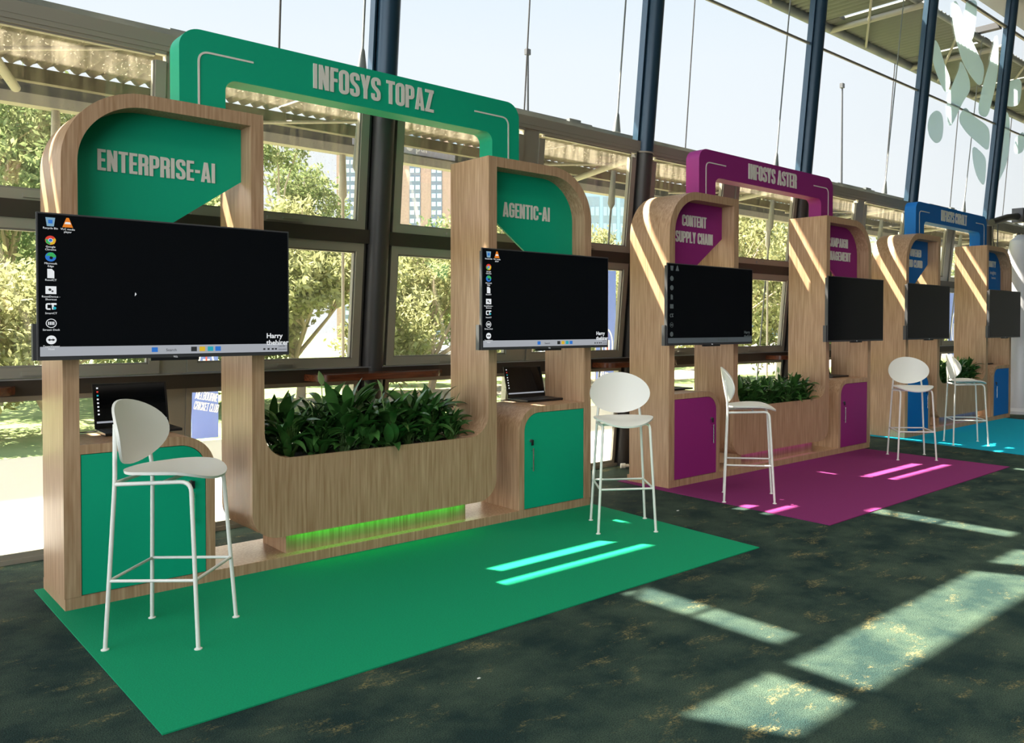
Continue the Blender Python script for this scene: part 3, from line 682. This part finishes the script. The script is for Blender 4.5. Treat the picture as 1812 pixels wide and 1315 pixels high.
for key, zs in (('green',1.0),('purple',.82),('blue',.82)):
    x0, y0 = STX[key]
    for i in range(8):
        for j in range(2):
            src = lil[n % 3]; o = src if n < 3 else copy_tree(src); n += 1
            sc = (.72 + .26*random.random())*zs*(1.14 if key == 'green' and 2 <= i <= 4 else 1)
            put(o, (x0+1.24+i*.166+random.uniform(-.02,.02), y0+.15+j*.20+random.uniform(-.02,.02), .622), random.uniform(0,6.28),
                'peace lily in %s row of %s stand planter, %s' % (('front','back')[j], key, ('at its left end','second from left end','third from left end','fourth from left end','fourth from right end','third from right end','second from right end','at its right end')[i]), 'peace lilies in the %s stand planter' % key)
            o.scale = (sc, sc, sc)

# ------------------------------------------------------------------ small things on the floor
e = empty('power_plug', (5.04, 1.06, 0)); tag(e, 'white power plug and lead lying on the carpet at the column base', 'power plug')
wp = mat('white plastic', (.75,.75,.73), .4)
b = MB(); b.lathe([(.0,0),(.026,.002),(.026,.05),(.018,.055),(.018,.085),(.008,.09)], 14); pb = b.build('plug_body', wp, e, 40); pb.rotation_euler = (0,PI/2,-.6); pb.location = (0,0,.026)
b = MB(); b.box(-.035,.035,-.02,.02,0,.006); tg = b.build('cable_tag', wp, e); tg.location = (.13,-.06,.03); tg.rotation_euler = (.5,.3,-.5)
b = MB(); b.tube(fillet([(.07,-.05,.026),(.20,-.13,.012),(.22,-.25,.008),(-.10,-.42,.008),(-.14,-.48,.01),(.05,-.40,.012)], .05, 6), .005, 8); b.build('cable', wp, e, 60)
for i, (x, y, r) in enumerate([(4.0,-.62,.012),(1.05,-2.1,.008),(5.35,-1.95,.009),(3.55,-.30,.010)]):
    b = MB(); b.xy([[(r*math.cos(a)*random.uniform(.6,1.3), r*.6*math.sin(a)) for a in [k*PI/4 for k in range(8)]]], 0, .003)
    o = b.build('paper_scrap', wp); o.location = (x,y,.001); tag(o, ['tiny white paper scrap on the carpet between green and purple mats','tiny white scrap on the carpet in front of the green mat','tiny white scrap on the carpet in front of the purple mat','tiny white scrap at the right edge of the green mat'][i], 'paper scrap')

# ------------------------------------------------------------------ far right: white drum and lighting bar
b = MB(); b.lathe([(.0,0),(.42,.0),(.42,.05),(.36,.10),(.36,1.15),(.33,1.25),(.30,1.6),(.27,2.2),(.17,2.9),(.05,3.0)], 40)
o = b.build('rounded_column', mat('satin white lacquer', (.55,.56,.60), .3), None, 40); o.location = (13.85,.32,0); tag(o, 'pale rounded freestanding column at the right edge of the photo', 'column')
e = empty('lighting_bar', (13.0,.42,3.15)); tag(e, 'black lighting bar with hanging cables beside the blue header', 'lighting truss')
b = MB(); b.tube([(-.15,0,-.02),(.5,.0,.12),(1.1,0,.20),(3.2,0,.30)], .055, 10); b.build('bar', black, e, 50)
b = MB(); b.box(.95,1.10,-.09,.09,.08,.32); b.build('clamp', darkgrey, e)
b = MB(); b.tube(fillet([(-.1,0,0),(-.05,.02,-.3),(.05,0,-.55),(.02,.02,-.9)], .1), .012, 6); b.tube(fillet([(.1,0,.05),(.16,.02,-.35),(.12,0,-.95)], .1), .010, 6); b.build('cable', darkgrey, e, 60)

# ------------------------------------------------------------------ outside: canopies
def corr(x0, x1, y0, y1, z0, z1, pitch=.11, amp=.022):   # sheet with ridges along y
    b = MB(); n = max(2, int((x1-x0)/pitch*4)); vt = []
    for i in range(n+1):
        x = x0+(x1-x0)*i/n; h = amp*math.sin(2*PI*(x-x0)/pitch)
        vt += [(x,y0,z0+h),(x,y1,z1+h),(x,y0,z0+h+.006),(x,y1,z1+h+.006)]
    fs = []
    for i in range(n):
        a = i*4; fs += [(a,a+1,a+5,a+4),(a+2,a+6,a+7,a+3),(a,a+4,a+6,a+2),(a+1,a+3,a+7,a+5)]
    fs += [(0,2,3,1),(n*4,n*4+1,n*4+3,n*4+2)]
    b.add(vt, fs); return b
e = empty('low_canopy', (0,1.2,3.4)); tag(e, 'weathered grey metal canopy with box gutter just outside the windows', 'canopy')
off = Vector(e.location)
def obuild(b, name, m, sm=None):
    b.v = [tuple(Vector(p)-off) for p in b.v]; return b.build(name, m, e, sm)
b = MB(); b.box(XA, XB, 1.22, 1.36, 3.32, 3.455); obuild(b, 'box_gutter', galv)
for x in cols[1:10]:
    for dx in (.25,):
        b = MB(); b.box(x-.95+dx, x-.80+dx, 1.26, 1.34, 3.455, 3.50); b.box(x-1.4, x-.35, 1.31, 1.36, 3.455, 3.495); obuild(b, 'gutter_bracket', galv)
for k in range(len(cols)-1):
    obuild(corr(cols[k]+.02, cols[k+1]-.02, 1.36, 3.0, 3.43, 3.50), 'roof_sheet', rust, 60)
b = MB(); b.box(XA, XB, 2.94, 3.02, 3.36, 3.47); obuild(b, 'edge_beam', rust)
for x in cols:
    b = MB(); b.tube([(x+.4,1.36,3.30),(x+.9,3.0,3.30)], .035, 10); obuild(b, 'strut', palem, 50)
    b = MB(); b.tube([(x+1.6,1.3,3.38),(x-.2,3.0,3.34)], .018, 8); obuild(b, 'brace_rod', palem, 50)
e = empty('far_canopy', (0,4.5,3.5)); tag(e, 'dark fascia canopy with pale gutter beyond the low canopy', 'canopy'); off = Vector(e.location)
b = MB(); b.box(-9, 44, 4.45, 4.6, 3.60, 3.79); obuild(b, 'fascia', darkfascia)
b = MB(); b.box(-9, 44, 4.40, 4.55, 3.49, 3.595); obuild(b, 'pale_gutter', palem)
b = MB(); b.box(-9, 44, 4.6, 4.75, 3.66, 3.70); obuild(b, 'roof_deck', rust)
b = MB(); b.box(3.85, 5.3, 4.43, 4.448, 3.62, 3.77); obuild(b, 'sign_board', mat('lavender grey board', (.42,.42,.52), .6))
sgn = b
b = MB(); b.tube([(4.62,4.425,3.70),(4.62,4.43,3.70)], .045, 20); obuild(b, 'sign_dot', mat('sign white', (.85,.85,.9), .5), 40)
o = bfont('pur', .14, 4.70, 3.665-3.5, 4.42-4.5, e, mat('sign white text', (.85,.85,.9), .5), 'sign_text', off=.004); o.scale = (1,1,1)
for x in [cols[i]+1.45 for i in range(1, 13, 1)]:
    b = MB(); b.tube([(x,4.5,-.6),(x,4.5,2.95),(x,4.5,3.0),(x,4.5,3.5)], [.018,.018,.05,.035], 10); obuild(b, 'post', palem, 50)
e = empty('high_canopy', (0,1.8,6.55)); tag(e, 'high corrugated roof canopy carried on pipes above the glass wall', 'canopy'); off = Vector(e.location)
SL = [.16+2.8*k for k in range(-4, 14)]
ZH = 6.55
for k in range(len(SL)-1):
    a, c = SL[k]+.16, SL[k+1]
    obuild(corr(a, c, 1.07, 2.66, ZH, ZH, .14, .03), 'roof_sheet', mat('olive grey sheet', (.11,.12,.10), .7), 60)
    b = MB(); b.box(SL[k]-.01, SL[k]+.17, 1.07, 1.22, ZH-.03, ZH+.03); b.box(SL[k]-.01, SL[k]+.17, 2.32, 2.68, ZH-.03, ZH+.03); obuild(b, 'filler_strip', darkfascia)
    b = MB(); b.box(SL[k]-.31, SL[k]-.19, .72, 1.12, ZH+.03, ZH+.13); obuild(b, 'shadow_beam', darkfascia)  # beam added so its shadow breaks the sunlit strip on the floor
b = MB(); b.tube([(SL[0],2.66,ZH-.06),(SL[-1],2.66,ZH-.06)], .075, 14); obuild(b, 'edge_pipe', galv, 50)
b = MB(); b.tube([(SL[0],1.11,ZH-.02),(SL[-1],1.11,ZH-.02)], .05, 12); obuild(b, 'inner_pipe', galv, 50)
for x in cols[1:]:
    b = MB(); b.tube([(x+.6,.93,ZH-.09),(x+.6,2.66,ZH-.09)], .05, 10); obuild(b, 'rafter_pipe', palem, 50)
    b = MB(); b.tube([(x-1.0,1.0,ZH-.12),(x+1.7,2.6,ZH-.12)], .022, 8); obuild(b, 'brace_rod', palem, 50)

# tie rods and cables beyond the glass, one per column
for i, x in enumerate(cols[1:11]):
    b = MB(); y1 = WY+.46
    b.tube([(x+.05,y1,0),(x+.05,y1-WT*2.75,2.75)], .011, 8); b.tube([(x+.05,y1-WT*2.7,2.7),(x+.05,y1-WT*2.75,2.75),(x+.05,y1-WT*3.1,3.1)], [.014,.04,.025], 10)
    b.tube([(x+.05,y1-WT*3.5,3.5),(x+.05,y1-WT*3.68,3.68),(x+.05,y1-WT*3.70,3.70),(x+.05,y1-WT*6.5,6.5)], [.045,.018,.009,.009], 8)
    o = b.build('tie_rod', galv, None, 50); tag(o, 'thin steel tie rod with conical end outside the glass, %s from the left' % ['first','second','third','fourth','fifth','sixth','seventh','eighth','ninth','tenth'][i], 'tie rod', 'tie rods outside the columns')
for i, x in enumerate(cols[1:11]):
    b = MB(); b.tube([(x,2.9,3.5),(x,2.66,6.5)], .010, 6)
    o = b.build('suspension_cable', darkfascia, None, 50); tag(o, 'thin dark cable rising to the high canopy, %s from the left' % ['first','second','third','fourth','fifth','sixth','seventh','eighth','ninth','tenth'][i], 'cable', 'cables to the high canopy')

# ------------------------------------------------------------------ outside: ground, banners, poles, buildings, cars
GZ = -.6
lawn = mat('sunlit lawn', rough=.9); noise_mix(lawn, (.11,.18,.04), (.22,.27,.09), .8, .3, .7)
b = MB(); b.box(-60, 160, 1.32, 150, GZ-.1, GZ); tag(b.build('lawn', lawn), 'bright green lawn outside below the windows', 'lawn', kind='structure')
pv = mat('pale gravel path', (.32,.27,.20), .9)
b = MB(); b.box(-30, 60, 1.4, 4.2, GZ, GZ+.01); b.box(-30, 60, 6.2, 9.0, GZ, GZ+.01); b.xy([[(8,14),(70,20),(70,26),(8,17)]], GZ, GZ+.012); tag(b.build('path', pv), 'pale gravel path on the lawn outside', 'path', kind='structure')
b = MB(); b.box(25, 80, 40, 75, GZ, GZ+.015); tag(b.build('car_park', mat('pale asphalt', (.38,.37,.36), .9)), 'grey car park beyond the lawn', 'car park', kind='structure')
banm = mat('royal blue banner', (.16,.24,.62), .7); banw = mat('banner white', (.85,.85,.88), .6); banr = mat('banner red', (.65,.12,.12), .6)
def banner(x, y, wd, z0, z1, lab):
    e = empty('club_banner', (x,y,z0)); tag(e, lab, 'banner', 'blue cricket club banners outside'); h = z1-z0
    b = MB(); b.box(0, wd, 0, .02, 0, h); b.build('cloth', banm, e)
    b = MB(); b.tube([(-.02,.01,GZ-z0),(-.02,.01,h+.05)], .015, 8); b.build('pole', palem, e, 50)
    zc = .29-z0
    o = lettering('MELBOURNE', wd*.12, wd*.96, 0, .13, 0, .006, e, banw, s=.12); o.location = (0,0,zc); o.rotation_euler = (0,.22,0)
    o = lettering('CRICKET CLUB', wd*.06, wd*.99, 0, .13, 0, .006, e, banw, s=.12); o.location = (0,0,zc-.17); o.rotation_euler = (0,.22,0)
    cx, cz = wd*.55, zc+.24+wd*.72
    em = MB(); em.xz([[(cx+wd*.30*math.cos(a), cz+wd*.62*math.sin(a)) for a in [k*PI/12 for k in range(24)]], [(cx+wd*.24*math.cos(a), cz+wd*.55*math.sin(a)) for a in [k*PI/12 for k in range(24)]]], -.006, 0)
    em.xz([[(cx-wd*.10,cz-wd*.62),(cx+wd*.10,cz-wd*.62),(cx+wd*.13,cz+wd*.2),(cx-wd*.13,cz+wd*.2)]], -.006, 0); em.build('crest', banw, e)
    em = MB()
    for q in (-.22,0,.22): em.xz([[(cx+q*wd+wd*.08*math.cos(a), cz-wd*.62+wd*.14*math.sin(a)) for a in [k*PI/6 for k in range(12)]]], -.008, 0)
    em.xz([[(cx-wd*.03,cz-wd*.4),(cx+wd*.03,cz-wd*.4),(cx+wd*.03,cz+wd*.5),(cx-wd*.03,cz+wd*.5)]], -.009, 0); em.build('crest_red', banr, e)
banner(3.47, 9.0, .40, -.36, 2.7, 'blue cricket club banner seen below the ENTERPRISE-AI television')
banner(12.20, 9.0, .62, -.36, 2.72, 'blue cricket club banner between the green and purple stands')
banner(30.9, 9.0, 1.1, -.3, 3.2, 'blue cricket club banner seen through the blue stand')
for p, h0, h1, lab in (((24.25,26.6),11,14.4,'thin dark lamp pole outside above the green stand'), ((44.0,21.3),9,15.7,'thin dark lamp pole outside above the purple stand')):
    b = MB(); b.tube([(p[0],p[1],GZ),(p[0],p[1],h1)], [.09,.05], 8); b.box(p[0]-.14,p[0]+.10,p[1]-.1,p[1]+.1,h1-.05,h1+.22); tag(b.build('lamp_pole', darkfascia, None, 50), lab, 'lamp post')
# brick tower, side facing the camera
def facade(name, c0, c1, z0, z1, depth, wm, strips, lab, cat, winm, spanm, rowh=.9):
    a = Vector((c0[0],c0[1],0)); d = Vector((c1[0]-c0[0], c1[1]-c0[1], 0)); L_ = d.length; d.normalize(); nrm = Vector((-d.y,d.x,0))
    if nrm.dot(Vector((1,1,0))) < 0: nrm = -nrm
    e = empty(name, (a.x,a.y,z0), math.atan2(d.y,d.x)); tag(e, lab, cat)
    s = 1 if Vector((-math.sin(e.rotation_euler[2]), math.cos(e.rotation_euler[2]),0)).dot(nrm) > 0 else -1
    b = MB(); b.box(0, L_, min(0,s*depth), max(0,s*depth), 0, z1-z0); b.build('wall', wm, e)
    for (u0, u1, nn) in strips:
        b = MB(); b.box(u0, u1, -.08 if s > 0 else 0, 0 if s > 0 else .08, .5, z1-z0-1); st = b.build('window_strip', spanm, e)
        wb = MB(); zq = 1.0
        while zq < z1-z0-2:
            for q in range(nn):
                ww = (u1-u0)/nn; wb.box(u0+q*ww+ww*.12, u0+(q+1)*ww-ww*.12, -.14 if s > 0 else .08, -.08 if s > 0 else .14, zq, zq+rowh*.8)
            zq += rowh*1.55
        wb.build('window_panes', winm, st)
brick = mat('orange brick', rough=.9); noise_mix(brick, (.33,.21,.17), (.40,.27,.22), 4, .3, .7)
winb = mat('pale window glass', (.42,.50,.60), .3); spanb = mat('slate spandrel', (.13,.16,.22), .6)
facade('brick_tower', (50.2,99.2), (64.6,84.8), GZ, 27.5, 14, brick, [(1.1+2.85*k_, 2.55+2.85*k_, 2) for k_ in range(7)], 'tall orange brick tower block with columns of windows behind the trees', 'building', winb, spanb, .71)
facade('glass_office_block', (100.5,106), (128,82), GZ, 25.4, 12, mat('blue curtain wall', (.30,.45,.58), .25), [(k*3.1+.4,k*3.1+2.9,3) for k in range(11)], 'low blue glass office block far beyond the trees', 'building', mat('sky blue pane', (.35,.52,.66), .2), mat('grey blue frame', (.22,.30,.38), .4), 1.9)
facade('white_house', (62,30), (75,22), GZ, 8.4, 8, mat('cream render', (.62,.60,.55), .8), [(1,3,1),(5,7,1),(9,11,1)], 'pale low building seen through the blue stand', 'building', winb, spanb, 2.2)
# cars
def car(loc, rz, col, lab):
    e = empty('car', loc, rz); tag(e, lab, 'car', 'parked cars beyond the trees')
    b = MB(); pr = [(-2.1,.25),(2.1,.25),(2.15,.65),(1.9,.85),(1.1,.95),(.5,1.42),(-1.1,1.45),(-1.8,.98),(-2.15,.9)]
    b.xz([pr], -.85, .85); b.build('body', mat('car paint', col, .3), e, 30, bevel=.06)
    b = MB(); b.xz([[(.95,.97),(.46,1.36),(-1.05,1.38),(-1.6,1.0)]], -.86, .86); b.build('glass', mat('car glass', (.03,.04,.05), .1), e)
    for x in (-1.35,1.35):
        for y in (-.8,.8): b = MB(); b.tube([(x,y-.1,.33),(x,y+.1,.33)], .33, 16); b.build('wheel', black, e, 40)
for i, (x, y, r, c, nm) in enumerate([(33,50.5,.5,(.55,.56,.58),'silver'),(36,48,.5,(.75,.75,.75),'white'),(39,45.5,.5,(.08,.14,.28),'dark blue'),(42.2,43,.5,(.5,.52,.55),'grey'),(31,55,.5,(.6,.6,.6),'pale grey')]):
    car((x,y,GZ+.015), r, c, '%s parked car glimpsed through the window behind the green stand planter' % nm)

# ------------------------------------------------------------------ trees
def tree(loc, blobs, n, leaf, m, seed, lab, trunk=.13, droop=.5):
    rs = np.random.RandomState(seed); e = empty('tree', loc); tag(e, lab, 'tree', 'trees outside the windows')
    t = MB(); cz = np.mean([c[2] for c in blobs]); cx = np.mean([c[0] for c in blobs]); cyy = np.mean([c[1] for c in blobs])
    fork = Vector((cx*.3,cyy*.3,max(.8,cz*.35)))
    t.tube([(0,0,0), tuple(fork*.5+Vector((.1,0,0))), tuple(fork)], [trunk,trunk*.8,trunk*.65], 10)
    for c in blobs:
        q = Vector(c[:3]); mid_ = (fork+q)/2 + Vector(rs.uniform(-.25,.25,3)); t.tube([tuple(fork),tuple(mid_),tuple(q)], [trunk*.5,trunk*.28,.03], 7)
        for _ in range(3):
            v = q + Vector(rs.normal(0,.45,3))*c[3]; t.tube([tuple(mid_),tuple((mid_+v)/2+Vector(rs.uniform(-.15,.15,3))),tuple(v)], [trunk*.22,.035,.012], 5)
    t.build('trunk', bark, e, 60)
    vol = np.array([c[3]**2 for c in blobs]); vol = vol/vol.sum(); P = []
    for c, f in zip(blobs, vol):
        k = int(n*f); ncl = max(6, int(k/26)); cl = rs.normal(size=(ncl,3)); cl /= np.linalg.norm(cl,axis=1)[:,None]
        cl = cl*(rs.uniform(.45,1.0,(ncl,1))); idx = rs.randint(0,ncl,k)
        d = cl[idx] + rs.normal(0,.13,(k,3)); P.append(np.array(c[:3]) + d*np.array([c[3],c[3],c[3]*.8]))
    P = np.concatenate(P); k = len(P)
    a = rs.normal(size=(k,3)); a[:,2] -= droop; a /= np.linalg.norm(a,axis=1)[:,None]
    b_ = rs.normal(size=(k,3)); b_ -= (b_*a).sum(1)[:,None]*a; b_ /= np.linalg.norm(b_,axis=1)[:,None]
    s = leaf*rs.uniform(.6,1.3,(k,1)); A = a*s; B = b_*s*.42
    V = np.stack([P-A, P+B, P+A, P-B], 1).reshape(-1,3)
    me = bpy.data.meshes.new('foliage'); me.vertices.add(4*k); me.vertices.foreach_set('co', V.ravel()); me.loops.add(4*k); me.loops.foreach_set('vertex_index', np.arange(4*k, dtype=np.int32))
    me.polygons.add(k); me.polygons.foreach_set('loop_start', np.arange(0,4*k,4, dtype=np.int32)); me.polygons.foreach_set('loop_total', np.full(k,4,dtype=np.int32)); me.update(); me.validate()
    me.materials.append(m); o = bpy.data.objects.new('foliage', me); C.objects.link(o); o.parent = e
def crown(rs, r, h, nb, br):
    out = []
    for i in range(nb):
        a = rs.uniform(0,2*PI); q = math.sqrt(rs.uniform(0,1)); z = h*(.24+.69*rs.uniform(0,1)); sc = 1-.5*max(0,(z/h-.6)/.4)
        out.append((r*q*math.cos(a)*sc, r*q*math.sin(a)*sc, z, br*rs.uniform(.7,1.2)))
    return out
TR = [ # x, y, radius, height, blobs, blobR, leaves, leafsize, material, label
 (2.6,20.5,3.0,8.6,12,1.5,15000,.13,leaf_green,'tall green tree outside at the upper left window'),
 (-1.6,15,2.6,4.6,12,1.2,12000,.11,leaf_green,'bushy green tree behind the left edge window'),
 (2.4,13.5,2.2,3.4,10,1.1,9000,.10,leaf_gold,'yellow green shrubby tree low behind the left television'),
 (6.0,17,2.4,4.6,10,1.2,9000,.11,leaf_green,'green tree behind the ENTERPRISE-AI television'),
 (12.2,25.5,3.1,9.4,13,1.4,15000,.13,leaf_green,'open crowned gum tree with sky behind, right of the ENTERPRISE-AI arch'),
 (8.6,16.6,2.6,5.0,13,1.3,17000,.13,leaf_gold,'golden green gum tree left of the dark window column'),
 (13.2,17.6,2.9,4.9,14,1.25,14000,.13,leaf_gold,'golden green gum tree with bare pale branches right of the dark column'),
 (17.3,19,2.6,4.8,11,1.2,9000,.13,leaf_green,'green tree behind the AGENTIC-AI tower'),
 (26.5,26,3.8,6.6,12,1.9,10000,.17,leaf_gold,'yellow green tree between the green and purple stands'),
 (22.5,14.5,3.6,6.5,14,1.7,15000,.13,leaf_gold,'dense yellow green tree in the window behind the purple stand'),
 (27.5,13.5,3.4,6.2,12,1.7,10000,.14,leaf_green,'mid green tree to the right behind the purple stand'),
 (34,12.5,3.0,4.6,11,1.6,8000,.15,leaf_green,'mid green tree behind the gap before the blue stand'),
 (42,14.5,3.4,4.8,10,1.8,8000,.18,leaf_gold,'yellow green tree seen through the blue stand'),
 (52,14,3.4,5.2,10,1.8,7000,.18,leaf_gold,'yellow green tree at far right beyond the blue stand'),
 (9.6,38,6,8.0,12,3.0,10000,.24,leaf_dark,'dark tree in the distance behind the gum trees'),
 (30,44,6,7.6,12,3.0,10000,.24,leaf_dark,'distant dark tree in front of the brick tower'),
 (-2.5,34,7,8.5,12,3.2,11000,.24,leaf_dark,'distant dark tree at the far left'),
 (48,34,7,6.5,12,3.2,9000,.26,leaf_dark,'distant dark tree right of the blue office block')]
for i, (x, y, r, h, nb, br, nl, ls, m, lab) in enumerate(TR):
    rs = np.random.RandomState(100+i); tree((x,y,GZ), crown(rs, r, h, nb, br), int(nl*1.7), ls*.74, m, 200+i, lab)
